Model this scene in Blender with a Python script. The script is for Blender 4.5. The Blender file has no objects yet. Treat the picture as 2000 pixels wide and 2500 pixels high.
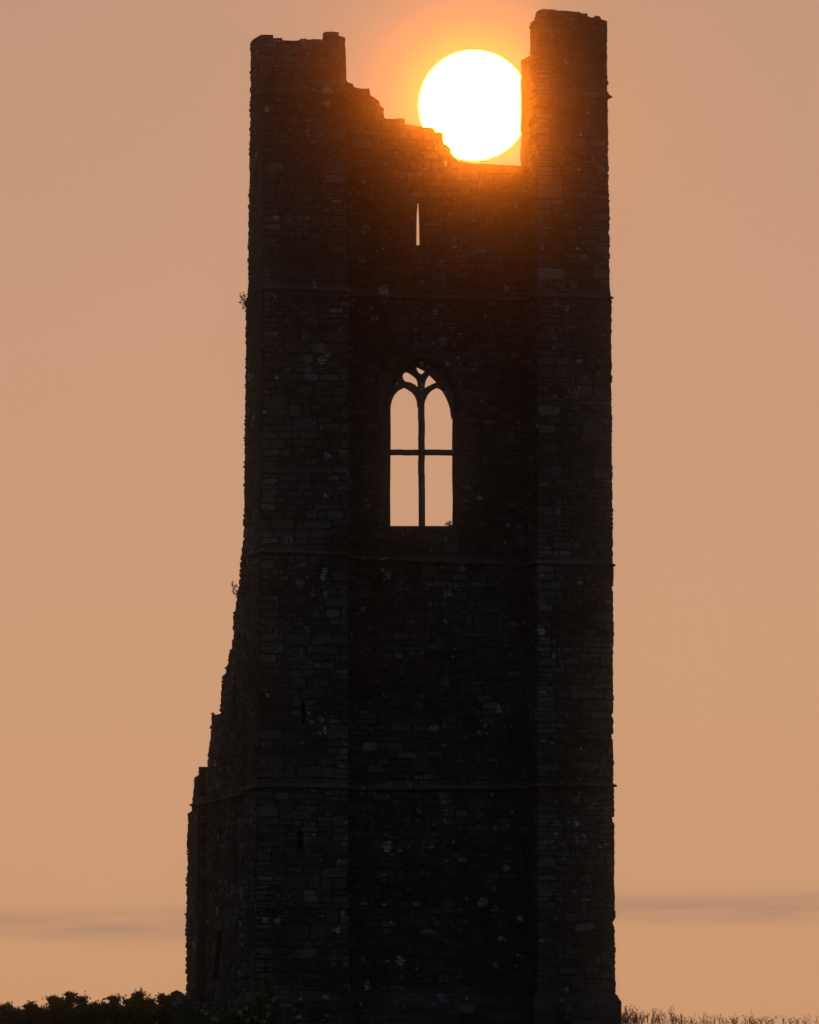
import bpy, bmesh, math, random
from mathutils import Vector, geometry, noise as mnoise

random.seed(7)
R = math.radians
S = bpy.context.scene
C = S.collection

# ------------------------------------------------------------------ camera
CAM = Vector((0.0, -470.0, -12.0))
PITCH = R(3.93)
F = 862.5 / math.tan(R(1.9535))          # focal length in units of a 1725 wide picture
cam = bpy.data.cameras.new('camera')
cam.sensor_fit = 'HORIZONTAL'
cam.sensor_width = 36.0
cam.lens = 18.0 / math.tan(R(1.9535))
cam.clip_start = 1.0
cam.clip_end = 60000.0
camo = bpy.data.objects.new('camera', cam)
camo.location = CAM
camo.rotation_euler = (math.pi / 2 + PITCH, 0, 0)
C.objects.link(camo)
S.camera = camo
FW = Vector((0, math.cos(PITCH), math.sin(PITCH)))
UP = Vector((0, -math.sin(PITCH), math.cos(PITCH)))


def ray(px, py):
    return (FW * F + Vector((1, 0, 0)) * (px - 862.5) + UP * (1078.1 - py)).normalized()


SUN_DIR = ray(998.0, 221.5)
SUN_EL = math.asin(SUN_DIR.z)
SUN_AZ = math.atan2(SUN_DIR.x, SUN_DIR.y)

# ------------------------------------------------------------------ world
W = bpy.data.worlds.new('World')
S.world = W
W.use_nodes = True
nt = W.node_tree
bg = nt.nodes['Background']
sky = nt.nodes.new('ShaderNodeTexSky')
sky.sky_type = 'NISHITA'
sky.sun_disc = False
sky.sun_elevation = SUN_EL
sky.sun_rotation = SUN_AZ
sky.air_density = 1.0
sky.dust_density = 2.0
sky.ozone_density = 1.0


def N(tree, t, **kw):
    n = tree.nodes.new(t)
    for k, v in kw.items():
        setattr(n, k, v)
    return n


def L(tree, a, b):
    tree.links.new(a, b)


def math_node(tree, op, a, b=None, c=None, clamp=False):
    n = N(tree, 'ShaderNodeMath', operation=op, use_clamp=clamp)
    for i, x in enumerate((a, b, c)):
        if x is None:
            continue
        if isinstance(x, (int, float)):
            n.inputs[i].default_value = x
        else:
            L(tree, x, n.inputs[i])
    return n.outputs[0]


SKY_GAMMA = 0.5
SKY_NEAR = (0.985, 0.708, 0.775)          # towards the sunset
SKY_FAR = (0.914, 1.028, 1.27)           # dusky side of the sky
gm = N(nt, 'ShaderNodeGamma')
gm.inputs[1].default_value = SKY_GAMMA
L(nt, sky.outputs[0], gm.inputs[0])
tc = N(nt, 'ShaderNodeTexCoord')
dist = N(nt, 'ShaderNodeVectorMath', operation='DISTANCE')   # chord from the sun's direction
L(nt, tc.outputs['Generated'], dist.inputs[0])
dist.inputs[1].default_value = SUN_DIR
dist = dist.outputs['Value']
far = N(nt, 'ShaderNodeMix', data_type='RGBA')
fs_ = N(nt, 'ShaderNodeMapRange', interpolation_type='SMOOTHSTEP')
L(nt, dist, fs_.inputs[0])
fs_.inputs[1].default_value = 0.15
fs_.inputs[2].default_value = 1.3
L(nt, fs_.outputs[0], far.inputs[0])
far.inputs[6].default_value = (*SKY_NEAR, 1)
far.inputs[7].default_value = (*SKY_FAR, 1)
tint0 = N(nt, 'ShaderNodeMix', data_type='RGBA', blend_type='MULTIPLY')
tint0.inputs[0].default_value = 1.0
L(nt, gm.outputs[0], tint0.inputs[6])
L(nt, far.outputs[2], tint0.inputs[7])
# reddened aureole close round the sun
au = math_node(nt, 'POWER', 2.718, math_node(nt, 'DIVIDE', dist, -0.0055))
tint = N(nt, 'ShaderNodeMix', data_type='RGBA', blend_type='MULTIPLY')
L(nt, au, tint.inputs[0])
L(nt, tint0.outputs[2], tint.inputs[6])
tint.inputs[7].default_value = (1.0, 0.78, 0.08, 1)
# a thin bank of stratus low over the horizon
sp = N(nt, 'ShaderNodeSeparateXYZ')
L(nt, tc.outputs['Generated'], sp.inputs[0])
mp = N(nt, 'ShaderNodeMapping')
mp.inputs['Scale'].default_value = (45, 45, 500)
L(nt, tc.outputs['Generated'], mp.inputs[0])
nz = N(nt, 'ShaderNodeTexNoise')
nz.inputs['Scale'].default_value = 1.0
nz.inputs['Detail'].default_value = 4.0
L(nt, mp.outputs[0], nz.inputs['Vector'])
el = math_node(nt, 'SUBTRACT', sp.outputs[2], math.sin(R(2.01)))
wob = math_node(nt, 'MULTIPLY', math_node(nt, 'SINE', math_node(nt, 'MULTIPLY', sp.outputs[0], 40.0)), 0.0008)
el = math_node(nt, 'SUBTRACT', el, wob)
el = math_node(nt, 'ADD', el, math_node(nt, 'MULTIPLY', math_node(nt, 'SUBTRACT', nz.outputs[0], 0.5), 0.0022))
el = math_node(nt, 'DIVIDE', el, 0.00115)
el = math_node(nt, 'POWER', math_node(nt, 'ABSOLUTE', el), 2.0)
band = math_node(nt, 'POWER', 2.718, math_node(nt, 'MULTIPLY', el, -1.0))
nzc = math_node(nt, 'MULTIPLY', math_node(nt, 'SUBTRACT', nz.outputs[0], 0.30), 4.0, clamp=True)
cl = math_node(nt, 'MULTIPLY', math_node(nt, 'MULTIPLY', band, nzc), 0.9)
cm = N(nt, 'ShaderNodeMix', data_type='RGBA', blend_type='MULTIPLY')
L(nt, cl, cm.inputs[0])
L(nt, tint.outputs[2], cm.inputs[6])
cm.inputs[7].default_value = (0.64, 0.71, 0.90, 1)
L(nt, cm.outputs[2], bg.inputs[0])
bg.inputs[1].default_value = 0.07

# ------------------------------------------------------------------ sunlight
# The sun stands in the picture: it is a glowing sphere of the right angular size, 20 km off,
# and it is the only lamp (a lamp at infinity would be eclipsed by it).
SUN_COLOR = (1.0, 0.205, 0.009)
SUN_RADIANCE = 200.0

S.view_settings.view_transform = 'Standard'
S.view_settings.look = 'None'
S.view_settings.exposure = 0.0
S.view_settings.gamma = 1.0
S.view_settings.use_curve_mapping = False
S.render.engine = 'CYCLES'
S.cycles.use_denoising = True
S.cycles.volume_bounces = 0
S.cycles.max_bounces = 6
S.cycles.sample_clamp_indirect = 2.0
S.render.film_transparent = False

# ------------------------------------------------------------------ helpers
TH = R(11.0)
O = Vector((-5.9, 0.0, 0.0))
EU = Vector((math.cos(TH), math.sin(TH), 0))
EV = Vector((-math.sin(TH), math.cos(TH), 0))
REC = 1.9                                   # the wall lies this far behind the turret faces


def on_front(px, py, v=0.0):
    d = ray(px, py)
    t = (v - (CAM - O).dot(EV)) / d.dot(EV)
    P = CAM + d * t - O
    return (P.dot(EU), P.z)


def on_plane_y(px, py, y):
    d = ray(px, py)
    return CAM + d * ((y - CAM.y) / d.y)


def lerp_table(tab, z):
    if z <= tab[0][0]:
        return tab[0][1]
    for (z0, a0), (z1, a1) in zip(tab, tab[1:]):
        if z <= z1:
            return a0 + (a1 - a0) * (z - z0) / max(1e-6, z1 - z0)
    return tab[-1][1]


corner = sorted([on_front(x, y)[::-1] for x, y in
                 ((556, 88), (555, 600), (551, 1000), (549, 1160), (546, 1400), (541, 1700), (538, 2080), (538, 2170))])


def u0(z):
    return lerp_table(corner, z)


def on_side(px, py, inset=0.0):
    """point of the south side (a vertical face along the depth of the tower)"""
    d = ray(px, py)
    z = 20.0
    for _ in range(6):
        u = u0(z) + inset
        t = (u - (CAM - O).dot(EU)) / d.dot(EU)
        P = CAM + d * t - O
        z = P.z
    return (P.dot(EV), P.z)


def map_front(v):
    return lambda a, z, d: Vector((a, v + d, z))


def map_side(inset):
    return lambda a, z, d: Vector((u0(z) + inset + d, a, z))


def fill(loops):
    """triangles of a polygon with holes, as indices into the flattened loops"""
    pts, ed = [], []
    for l in loops:
        b = len(pts)
        pts += [Vector(p) for p in l]
        ed += [(b + i, b + (i + 1) % len(l)) for i in range(len(l))]
    cv, _, cf, ov, _, _ = geometry.delaunay_2d_cdt(pts, ed, [], 0, 1e-5)
    near = []
    for v, o in zip(cv, ov):
        near.append(o[0] if o else min(range(len(pts)), key=lambda i: (pts[i] - v).length_squared))
    out = []
    for f in cf:
        c = sum((cv[i] for i in f), Vector((0, 0))) / len(f)
        ins = False
        for a, b in ed:
            p, q = pts[a], pts[b]
            if (p.y > c.y) != (q.y > c.y) and c.x < p.x + (q.x - p.x) * (c.y - p.y) / (q.y - p.y):
                ins = not ins
        t = tuple(near[i] for i in f)
        if ins and len(set(t)) == 3:
            out.append(t)
    return out


class MB:
    def __init__(self):
        self.v, self.f, self.tint, self.cur = [], [], [], 0.5

    def add(self, verts, faces):
        b = len(self.v)
        self.v += [tuple(p) for p in verts]
        self.f += [tuple(i + b for i in f) for f in faces]
        self.tint += [self.cur] * len(verts)

    def extrude(self, loops, m, d0, d1, back=None, m2=None):
        back = back or loops
        m2 = m2 or m
        fl = [p for l in loops for p in l]
        bl = [p for l in back for p in l]
        n = len(fl)
        vs = [m(a, z, d0) for a, z in fl] + [m2(a, z, d1) for a, z in bl]
        tr = fill(loops)
        fs = tr + [tuple(i + n for i in reversed(t)) for t in tr]
        o = 0
        for l in loops:
            k = len(l)
            for i in range(k):
                j = (i + 1) % k
                fs.append((o + i, o + j, n + o + j, n + o + i))
            o += k
        self.add(vs, fs)

    def pocket(self, loop, m, d0, d1):
        n = len(loop)
        vs = [m(a, z, d0) for a, z in loop] + [m(a, z, d1) for a, z in loop]
        tr = geometry.tessellate_polygon([[Vector((a, z, 0)) for a, z in loop]])
        fs = [(i, (i + 1) % n, n + (i + 1) % n, n + i) for i in range(n)] + [tuple(i + n for i in t) for t in tr]
        self.add(vs, fs)

    def tube(self, pts, r0, r1, k=4):
        pts = [Vector(p) for p in pts]
        vs, fs = [], []
        for i, p in enumerate(pts):
            d = (pts[min(i + 1, len(pts) - 1)] - pts[max(i - 1, 0)]).normalized()
            x = d.orthogonal().normalized()
            y = d.cross(x)
            r = r0 + (r1 - r0) * i / max(1, len(pts) - 1)
            for j in range(k):
                a = 2 * math.pi * j / k
                vs.append(p + x * (r * math.cos(a)) + y * (r * math.sin(a)))
        for i in range(len(pts) - 1):
            for j in range(k):
                fs.append((i * k + j, i * k + (j + 1) % k, (i + 1) * k + (j + 1) % k, (i + 1) * k + j))
        self.add(vs, fs)

    def build(self, name, mat, parent=None, recalc=True, kind=None, smooth=False, origin=None):
        me = bpy.data.meshes.new(name)
        vs = self.v
        if origin is not None:
            vs = [(a - origin[0], b - origin[1], c - origin[2]) for a, b, c in vs]
        me.from_pydata(vs, [], self.f)
        at = me.attributes.new('tint', 'FLOAT', 'POINT')
        at.data.foreach_set('value', self.tint)
        if recalc:
            bm = bmesh.new()
            bm.from_mesh(me)
            bmesh.ops.recalc_face_normals(bm, faces=bm.faces)
            bm.to_mesh(me)
            bm.free()
        if smooth:
            me.polygons.foreach_set('use_smooth', [True] * len(me.polygons))
        me.materials.append(mat)
        o = bpy.data.objects.new(name, me)
        C.objects.link(o)
        if parent is not None:
            o.parent = parent
        if origin is not None:
            o.location = origin
        if kind:
            o['kind'] = kind
        return o


def tag(o, label=None, cat=None, group=None, kind=None):
    for k, v in (('label', label), ('category', cat), ('group', group), ('kind', kind)):
        if v:
            o[k] = v
    return o


def empty(name, loc, rz=0.0):
    o = bpy.data.objects.new(name, None)
    o.location = loc
    o.rotation_euler = (0, 0, rz)
    C.objects.link(o)
    return o


# ------------------------------------------------------------------ materials
def new_mat(name):
    m = bpy.data.materials.new(name)
    m.use_nodes = True
    t = m.node_tree
    p = t.nodes['Principled BSDF']
    p.inputs['Roughness'].default_value = 0.95
    p.inputs['Specular IOR Level'].default_value = 0.15
    return m, t, p


def ramp(t, fac, stops):
    r = N(t, 'ShaderNodeValToRGB')
    L(t, fac, r.inputs[0])
    e = r.color_ramp.elements
    while len(e) < len(stops):
        e.new(0.5)
    for x, (pos, col) in zip(e, stops):
        x.position = pos
        x.color = (*col, 1)
    return r.outputs[0]


def noise_tex(t, vec, scale, detail=4.0, rough=0.6):
    n = N(t, 'ShaderNodeTexNoise')
    n.inputs['Scale'].default_value = scale
    n.inputs['Detail'].default_value = detail
    n.inputs['Roughness'].default_value = rough
    L(t, vec, n.inputs['Vector'])
    return n.outputs[0]


def mix(t, fac, a, b, blend='MIX'):
    n = N(t, 'ShaderNodeMix', data_type='RGBA', blend_type=blend)
    for i, x in ((0, fac), (6, a), (7, b)):
        if isinstance(x, tuple):
            n.inputs[i].default_value = (*x, 1)
        elif isinstance(x, (int, float)):
            n.inputs[i].default_value = x
        else:
            L(t, x, n.inputs[i])
    return n.outputs[2]


def stone_material(name, mortar=False):
    m, t, p = new_mat(name)
    geo = N(t, 'ShaderNodeNewGeometry')
    pos = geo.outputs['Position']
    # warp the place a little so that nothing is perfectly round
    wn = N(t, 'ShaderNodeTexNoise')
    wn.inputs['Scale'].default_value = 7.0
    wn.inputs['Detail'].default_value = 3.0
    L(t, pos, wn.inputs['Vector'])
    wv = N(t, 'ShaderNodeVectorMath', operation='MULTIPLY_ADD')
    L(t, wn.outputs['Color'], wv.inputs[0])
    wv.inputs[1].default_value = (0.24, 0.24, 0.24)
    L(t, pos, wv.inputs[2])
    warped = wv.outputs[0]
    if mortar:
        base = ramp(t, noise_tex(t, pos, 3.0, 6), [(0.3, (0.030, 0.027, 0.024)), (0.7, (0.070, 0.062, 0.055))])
    else:
        at = N(t, 'ShaderNodeAttribute', attribute_name='tint')
        tf = math_node(t, 'ADD', at.outputs['Fac'],
                       math_node(t, 'MULTIPLY', math_node(t, 'SUBTRACT', noise_tex(t, pos, 6.0, 6, 0.7), 0.5), 0.75))
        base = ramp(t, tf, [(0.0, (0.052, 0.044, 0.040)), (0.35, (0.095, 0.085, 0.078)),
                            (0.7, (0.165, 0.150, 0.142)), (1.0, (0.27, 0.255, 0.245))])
        # large weather-dark and moss stained areas
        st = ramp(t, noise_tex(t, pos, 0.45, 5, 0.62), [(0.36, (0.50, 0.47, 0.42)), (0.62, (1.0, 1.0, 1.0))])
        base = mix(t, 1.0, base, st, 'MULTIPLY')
    moss = ramp(t, noise_tex(t, pos, 1.3, 6, 0.65), [(0.60, (0, 0, 0)), (0.72, (1, 1, 1))])
    base = mix(t, math_node(t, 'MULTIPLY', moss, 0.75), base, (0.022, 0.021, 0.013))
    # round pale lichen rosettes of two sizes
    clump = math_node(t, 'MULTIPLY', math_node(t, 'SUBTRACT', noise_tex(t, pos, 0.55, 3, 0.6), 0.52), 2.2)
    lich = None
    for sc_, rad, thr, seed in ((1.3, 0.42, 0.52, 0.0), (2.1, 0.42, 0.55, 31.7), (4.0, 0.40, 0.70, 77.1)):
        ofs = N(t, 'ShaderNodeVectorMath', operation='ADD')
        L(t, warped, ofs.inputs[0])
        ofs.inputs[1].default_value = (seed, seed * 0.7, seed * 0.3)
        vo = N(t, 'ShaderNodeTexVoronoi')
        vo.inputs['Scale'].default_value = sc_
        L(t, ofs.outputs[0], vo.inputs['Vector'])
        sc3 = N(t, 'ShaderNodeSeparateColor')
        L(t, vo.outputs['Color'], sc3.inputs[0])
        # radius by cell, many cells empty
        rr = math_node(t, 'MULTIPLY', math_node(t, 'SUBTRACT', math_node(t, 'ADD', sc3.outputs[0], clump), thr), rad / (1 - thr) * 0.72)
        rr = math_node(t, 'MINIMUM', rr, rad * 0.7)
        dd = math_node(t, 'SUBTRACT', rr, vo.outputs['Distance'])
        fill = math_node(t, 'MULTIPLY', dd, 30.0, clamp=True)
        rim = math_node(t, 'SUBTRACT', 1.0, math_node(t, 'MULTIPLY', math_node(t, 'ABSOLUTE', math_node(t, 'SUBTRACT', dd, 0.03)), 26.0), clamp=True)
        body = math_node(t, 'MULTIPLY', fill, math_node(t, 'POWER', sc3.outputs[1], 1.6))
        one = math_node(t, 'MAXIMUM', body, math_node(t, 'MULTIPLY', math_node(t, 'MULTIPLY', rim, fill), sc3.outputs[2]))
        lich = one if lich is None else math_node(t, 'MAXIMUM', lich, one)
    speck = ramp(t, noise_tex(t, pos, 17.0, 4, 0.7), [(0.35, (0.2, 0.2, 0.2)), (0.6, (1, 1, 1))])
    lich = math_node(t, 'MULTIPLY', lich, speck)
    crust = ramp(t, noise_tex(t, pos, 8.0, 8, 0.75), [(0.66, (0, 0, 0)), (0.76, (1, 1, 1))])
    lich = math_node(t, 'MAXIMUM', lich, math_node(t, 'MULTIPLY', crust, 0.35))
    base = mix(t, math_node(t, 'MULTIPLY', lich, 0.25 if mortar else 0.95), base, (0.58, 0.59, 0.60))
    L(t, base, p.inputs['Base Color'])
    bp = N(t, 'ShaderNodeBump')
    bp.inputs['Strength'].default_value = 0.8
    bp.inputs['Distance'].default_value = 0.05
    L(t, noise_tex(t, pos, 9.0, 8, 0.7), bp.inputs['Height'])
    L(t, bp.outputs[0], p.inputs['Normal'])
    return m


def plain_material(name, dark, light, scale=4.0, translucent=0.0):
    m, t, p = new_mat(name)
    geo = N(t, 'ShaderNodeNewGeometry')
    at = N(t, 'ShaderNodeAttribute', attribute_name='tint')
    f = math_node(t, 'MULTIPLY', math_node(t, 'ADD', noise_tex(t, geo.outputs['Position'], scale, 4), at.outputs['Fac']), 0.5)
    col = ramp(t, f, [(0.25, dark), (0.75, light)])
    L(t, col, p.inputs['Base Color'])
    if translucent:
        tr = N(t, 'ShaderNodeBsdfTranslucent')
        L(t, col, tr.inputs[0])
        ms = N(t, 'ShaderNodeMixShader')
        ms.inputs[0].default_value = translucent
        L(t, p.outputs[0], ms.inputs[1])
        L(t, tr.outputs[0], ms.inputs[2])
        L(t, ms.outputs[0], t.nodes['Material Output'].inputs[0])
    return m


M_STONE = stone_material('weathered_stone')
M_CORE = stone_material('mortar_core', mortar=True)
M_LEAF = plain_material('hedge_leaf', (0.075, 0.090, 0.020), (0.17, 0.18, 0.05), 1.5, 0.5)
M_ELDER = plain_material('shrub_leaf', (0.11, 0.13, 0.035), (0.22, 0.25, 0.075), 2.0, 0.4)
M_BARK = plain_material('bark', (0.035, 0.026, 0.018), (0.08, 0.06, 0.045))
M_FLOWER = plain_material('flower_cream', (0.55, 0.55, 0.34), (0.75, 0.74, 0.52), 8.0, 0.3)
M_GRASS = plain_material('grass_blade', (0.055, 0.060, 0.016), (0.15, 0.14, 0.045), 2.0, 0.25)
M_DRY = plain_material('dry_stalk', (0.07, 0.05, 0.028), (0.15, 0.11, 0.06), 2.0, 0.1)
M_GROUND = plain_material('turf', (0.030, 0.035, 0.012), (0.075, 0.075, 0.028), 0.6)

# ------------------------------------------------------------------ sun disc, far outside the air of the place
SUN_D = 20000.0
bm = bmesh.new()
bmesh.ops.create_icosphere(bm, subdivisions=4, radius=SUN_D * 117.0 / F)
me = bpy.data.meshes.new('sun')
bm.to_mesh(me)
bm.free()
me.polygons.foreach_set('use_smooth', [True] * len(me.polygons))
ms_ = bpy.data.materials.new('sun_glow')
ms_.use_nodes = True
t = ms_.node_tree
t.nodes.remove(t.nodes['Principled BSDF'])
em = N(t, 'ShaderNodeEmission')
la = N(t, 'ShaderNodeAttribute', attribute_name='limb')      # the sun's limb is dimmer and redder than its middle
lr = ramp(t, la.outputs['Fac'], [(0.0, (0.55, 0.3, 0.12)), (0.22, (0.8, 0.7, 0.6)), (1.0, (1, 1, 1))])
L(t, mix(t, 1.0, lr, SUN_COLOR, 'MULTIPLY'), em.inputs[0])
lat = me.attributes.new('limb', 'FLOAT', 'POINT')
lat.data.foreach_set('value', [max(0.0, -v.co.normalized().dot(SUN_DIR)) for v in me.vertices])
em.inputs[1].default_value = SUN_RADIANCE
L(t, em.outputs[0], t.nodes['Material Output'].inputs[0])
ms_.cycles.emission_sampling = 'FRONT'
me.materials.append(ms_)
sun = bpy.data.objects.new('sun', me)
sun.location = CAM + SUN_DIR * SUN_D
C.objects.link(sun)
tag(sun, 'blazing white disc of the low sun shining through the notch at the tower top', 'sun')


# ------------------------------------------------------------------ ground
def ground_z(x, y):
    if y < 0:
        z = -13.7 * min(1.0, (-y / 470.0)) ** 0.92
    else:
        z = -5.0 * (y / 900.0)
    z += 0.25 * mnoise.noise(Vector((x * 0.05, y * 0.05, 3.1))) * min(1.0, abs(y + 3) / 25.0)
    # the knoll is a little higher on the right of the tower
    z += 0.04 * max(0.0, min(1.0, (x - 2.0) / 8.0)) * math.exp(-(y / 30.0) ** 2)
    return z


def axis(lo, hi):
    out = []
    x = -14.0
    step = 1.6
    while x > lo:
        out.append(x)
        x -= step
        step *= 1.22
    out.append(lo)
    out = sorted(out)
    x, step = -12.4, 1.6
    while x < 14:
        out.append(x)
        x += 1.6
    while x < hi:
        out.append(x)
        x += step
        step *= 1.22
    out.append(hi)
    return out


gx, gy = axis(-800, 800), axis(-900, 900)
g = MB()
g.add([(x, y, ground_z(x, y)) for y in gy for x in gx],
      [(j * len(gx) + i, j * len(gx) + i + 1, (j + 1) * len(gx) + i + 1, (j + 1) * len(gx) + i)
       for j in range(len(gy) - 1) for i in range(len(gx) - 1)])
tag(g.build('ground', M_GROUND, smooth=True), kind='structure')

# ------------------------------------------------------------------ the tower
tower = empty('ruined_tower', O, TH)
tag(tower, 'tall dark ruined stone tower with traceried window and broken notch at its top', 'tower')

Z_BOT = -1.2


def Z1(x, y, ox, oy, s):                 # a point read off an enlarged crop -> 1725 wide picture
    return ((x / s + ox) * 0.8625, (y / s + oy) * 0.8625)


zA = lambda x, y: Z1(x, y, 550, 0, 3.45)
zB = lambda x, y: Z1(x, y, 1000, 0, 3.1364)
zW = lambda x, y: Z1(x, y, 900, 860, 4.792)


def ragged(pts, step=0.27, amp=0.16, rnd=random.Random(3)):
    """staircase of broken courses along a profile given from top to bottom as (depth, z)"""
    out = []
    z = pts[0][1]
    zb = pts[-1][1]
    tab = sorted([(b, a) for a, b in pts])
    while z > zb + 0.05:
        h = min(step * rnd.uniform(0.6, 1.5), z - zb)
        a = lerp_table(tab, z - h * 0.5) + rnd.uniform(-amp, amp)
        bulge = rnd.uniform(0.0, 0.10)
        out += [(a - bulge, z - 0.01), (a, z - h * 0.25), (a + rnd.uniform(-.05, .05), z - h * 0.8), (a - bulge, z - h + 0.012)]
        z -= h
    return out


def edge_jit(pts, rnd=random.Random(5), step=0.4, amp=0.018):
    out = []
    for (a0, z0), (a1, z1) in zip(pts, pts[1:]):
        n = max(1, int(abs(z1 - z0) / step))
        for i in range(n):
            f = i / n
            if i and rnd.random() < 0.07:
                zc = z0 + (z1 - z0) * f
                dz = rnd.uniform(0.05, 0.14)
                ac = a0 + (a1 - a0) * f
                out += [(ac, zc + dz), (ac - rnd.uniform(0.04, 0.09), zc + dz * 0.8), (ac - rnd.uniform(0.03, 0.07), zc - dz * 0.7), (ac, zc - dz)]
                continue
            out.append((a0 + (a1 - a0) * f + (rnd.uniform(-amp, amp) if i else 0), z0 + (z1 - z0) * f))
    out.append(pts[-1])
    return out


# south-east turret, front outline (clockwise from bottom left)
top_l = [zA(*p) for p in ((352, 346), (358, 320), (480, 318), (482, 337), (560, 341), (630, 340), (632, 330), (685, 322), (688, 332),
                          (760, 330), (838, 332), (840, 268), (900, 264), (957, 271), (958, 300), (985, 306), (1012, 318), (1009, 370))]
tl = [on_front(x, y) for x, y in top_l]
left_edge = [(u0(z), z) for z in [Z_BOT + (tl[0][1] - 0.05 - Z_BOT) * i / 60 for i in range(61)]]
right_l = [on_front(x, y) for x, y in ((728, 106), (728.5, 170), (729.5, 192), (730.5, 450), (732.5, 600), (733, 625), (733, 1150), (733.5, 1700), (734, 2100))]
right_l = edge_jit(right_l)
poly_lt = left_edge + tl + right_l + [(right_l[-1][0], Z_BOT)]
D_LT = 2.45
slit_a = [on_front(x, y) for x, y in ((634.5, 1522), (643.5, 1522), (643, 1482), (635, 1482))]
slit_b = [on_front(x, y) for x, y in ((627, 1789), (637.5, 1790), (636.5, 1749), (628, 1749))]
mb = MB()
z_in = on_front(640, 112)[1]
low_lt = [(a, min(z, z_in)) for a, z in left_edge] + [(right_l[0][0], z_in)] + [p for p in right_l if p[1] < z_in - 0.05] + [(right_l[-1][0], Z_BOT)]
low_lt = [p for i, p in enumerate(low_lt) if i == 0 or (Vector(p) - Vector(low_lt[i - 1])).length > 1e-4]
mb.extrude([low_lt], map_front(0.46), 0.0, D_LT - 0.46)
mf = map_front(0.0)
# the front leaf carries the two blind slits
n_l = [poly_lt, slit_a, slit_b]
mb.extrude(n_l, mf, 0.0, 0.457)
# depth of the turret along its south side
prof_t = [on_side(x, y) for x, y in ((527.4, 88), (527.6, 205), (526.5, 300), (524.5, 440), (523, 560), (522.5, 612), (519, 622),
                                     (518, 700), (516.5, 860), (515, 1000), (513.6, 1140), (512, 1166))]
rg = ragged(prof_t, 0.3, 0.05)
side_t = [(0.0, Z_BOT), (0.0, tl[0][1] - 0.04), (0.45, tl[0][1] - 0.02), (0.46, prof_t[0][1] + 0.02), (1.4, prof_t[0][1] + 0.03), (2.3, prof_t[0][1] + 0.04)] + rg
zt = prof_t[-1][1]
side_t += [(3.75, zt - 0.02), (3.7, Z_BOT)]
mb.extrude([side_t], map_side(0.004), 0.0, 0.45)
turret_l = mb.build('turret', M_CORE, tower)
tag(turret_l, 'corner turret left of the notch with a flat broken top')

# north-east turret
top_r = [zB(*p) for p in ((985, 125), (988, 80), (1015, 68), (1120, 72), (1126, 80), (1180, 80), (1310, 92), (1312, 101), (1362, 102), (1367, 125),
                          (1385, 130), (1402, 136), (1430, 118), (1460, 125), (1466, 146), (1508, 158))]
right_r = [(1278.2, 52), (1278.2, 195), (1279.2, 207), (1280.5, 300), (1282.8, 470), (1283.8, 600), (1287, 628), (1288, 900), (1290, 1170),
           (1291.2, 1195), (1290.8, 1640), (1292.8, 1662), (1294, 1900), (1295, 2100)]
rr_ = edge_jit([on_front(x, y) for x, y in right_r])
U_R = on_front(1132, 1000)[0]
tr_ = [on_front(max(x, 1132.5), y) for x, y in top_r]
tr_ = [p for i, p in enumerate(tr_) if i == 0 or p != tr_[i - 1]]
poly_rt = [(U_R, Z_BOT), (U_R, tr_[0][1])] + tr_[1:] + rr_ + [(rr_[-1][0], Z_BOT)]
mb = MB()
mb.extrude([poly_rt], map_front(0.0), 0.0, 0.45)
mb.extrude([[(U_R, Z_BOT), (U_R, tr_[0][1] - 0.1), (rr_[0][0], rr_[0][1] - 0.25)] + [p for p in rr_ if p[1] < rr_[0][1] - 0.4] + [(rr_[-1][0], Z_BOT)]],
           map_front(0.453), 0.0, 0.9)
z125 = on_front(1110, 127, 3.2)[1]
low_rt = [(U_R, Z_BOT)] + edge_jit([(U_R, z125 - 14), (U_R, z125)], random.Random(8), 0.3, 0.03) + \
         [(U_R + 1.2, z125 + 0.05), (U_R + 1.25, z125 + 1.1)] + [p for p in rr_ if p[1] < z125 + 1.0] + [(rr_[-1][0], Z_BOT)]
mb.extrude([low_rt], map_front(1.353), 0.0, 1.9)
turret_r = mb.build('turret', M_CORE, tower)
tag(turret_r, 'taller corner turret right of the notch with a crumbling top')

# curtain wall between the turrets
top_w = [(700, 160)] + [zA(*p) for p in ((1020, 668), (1030, 690), (1080, 708), (1076, 722), (1100, 738), (1160, 746), (1215, 745), (1222, 800),
                                         (1240, 812), (1258, 822), (1300, 853), (1303, 885), (1320, 900), (1342, 920), (1334, 935), (1340, 990),
                                         (1352, 999), (1440, 1001), (1445, 995), (1512, 997), (1517, 1045), (1585, 1050), (1590, 1058), (1640, 1065), (1725, 1076))] + \
        [zB(*p) for p in ((100, 970), (188, 977), (194, 1005), (256, 1014), (262, 1098), (285, 1105), (315, 1137), (322, 1175), (340, 1195), (375, 1237),
                          (450, 1246), (520, 1256), (560, 1249), (600, 1254), (850, 1270))] + [(1130, 350)]
tw = [on_front(x, y, REC) for x, y in top_w]
poly_w = [(tw[0][0], Z_BOT)] + tw + [(tw[-1][0], Z_BOT)]


def arch(l, r, spring, apex, n=9):
    w, h = (r - l) / 2, spring - apex
    rad = (w * w + h * h) / (2 * w)
    pts = []
    a1 = math.acos(max(-1, (rad - w) / rad))
    for i in range(n + 1):
        a = a1 * i / n
        pts.append((l + rad - rad * math.cos(a), spring - rad * math.sin(a)))
    return pts + [(l + r - x, y) for x, y in reversed(pts[:-1])]


rwn = random.Random(2)


def win(l, r, sill, spring, apex, v):
    return [on_front(x, y, v) for x, y in [(l + rwn.uniform(-.7, .7), sill + (spring - sill) * i / 9) for i in range(9)] +
            arch(l, r, spring, apex) + [(r + rwn.uniform(-.7, .7), spring + (sill - spring) * (i + 1) / 9) for i in range(9)]]


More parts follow.
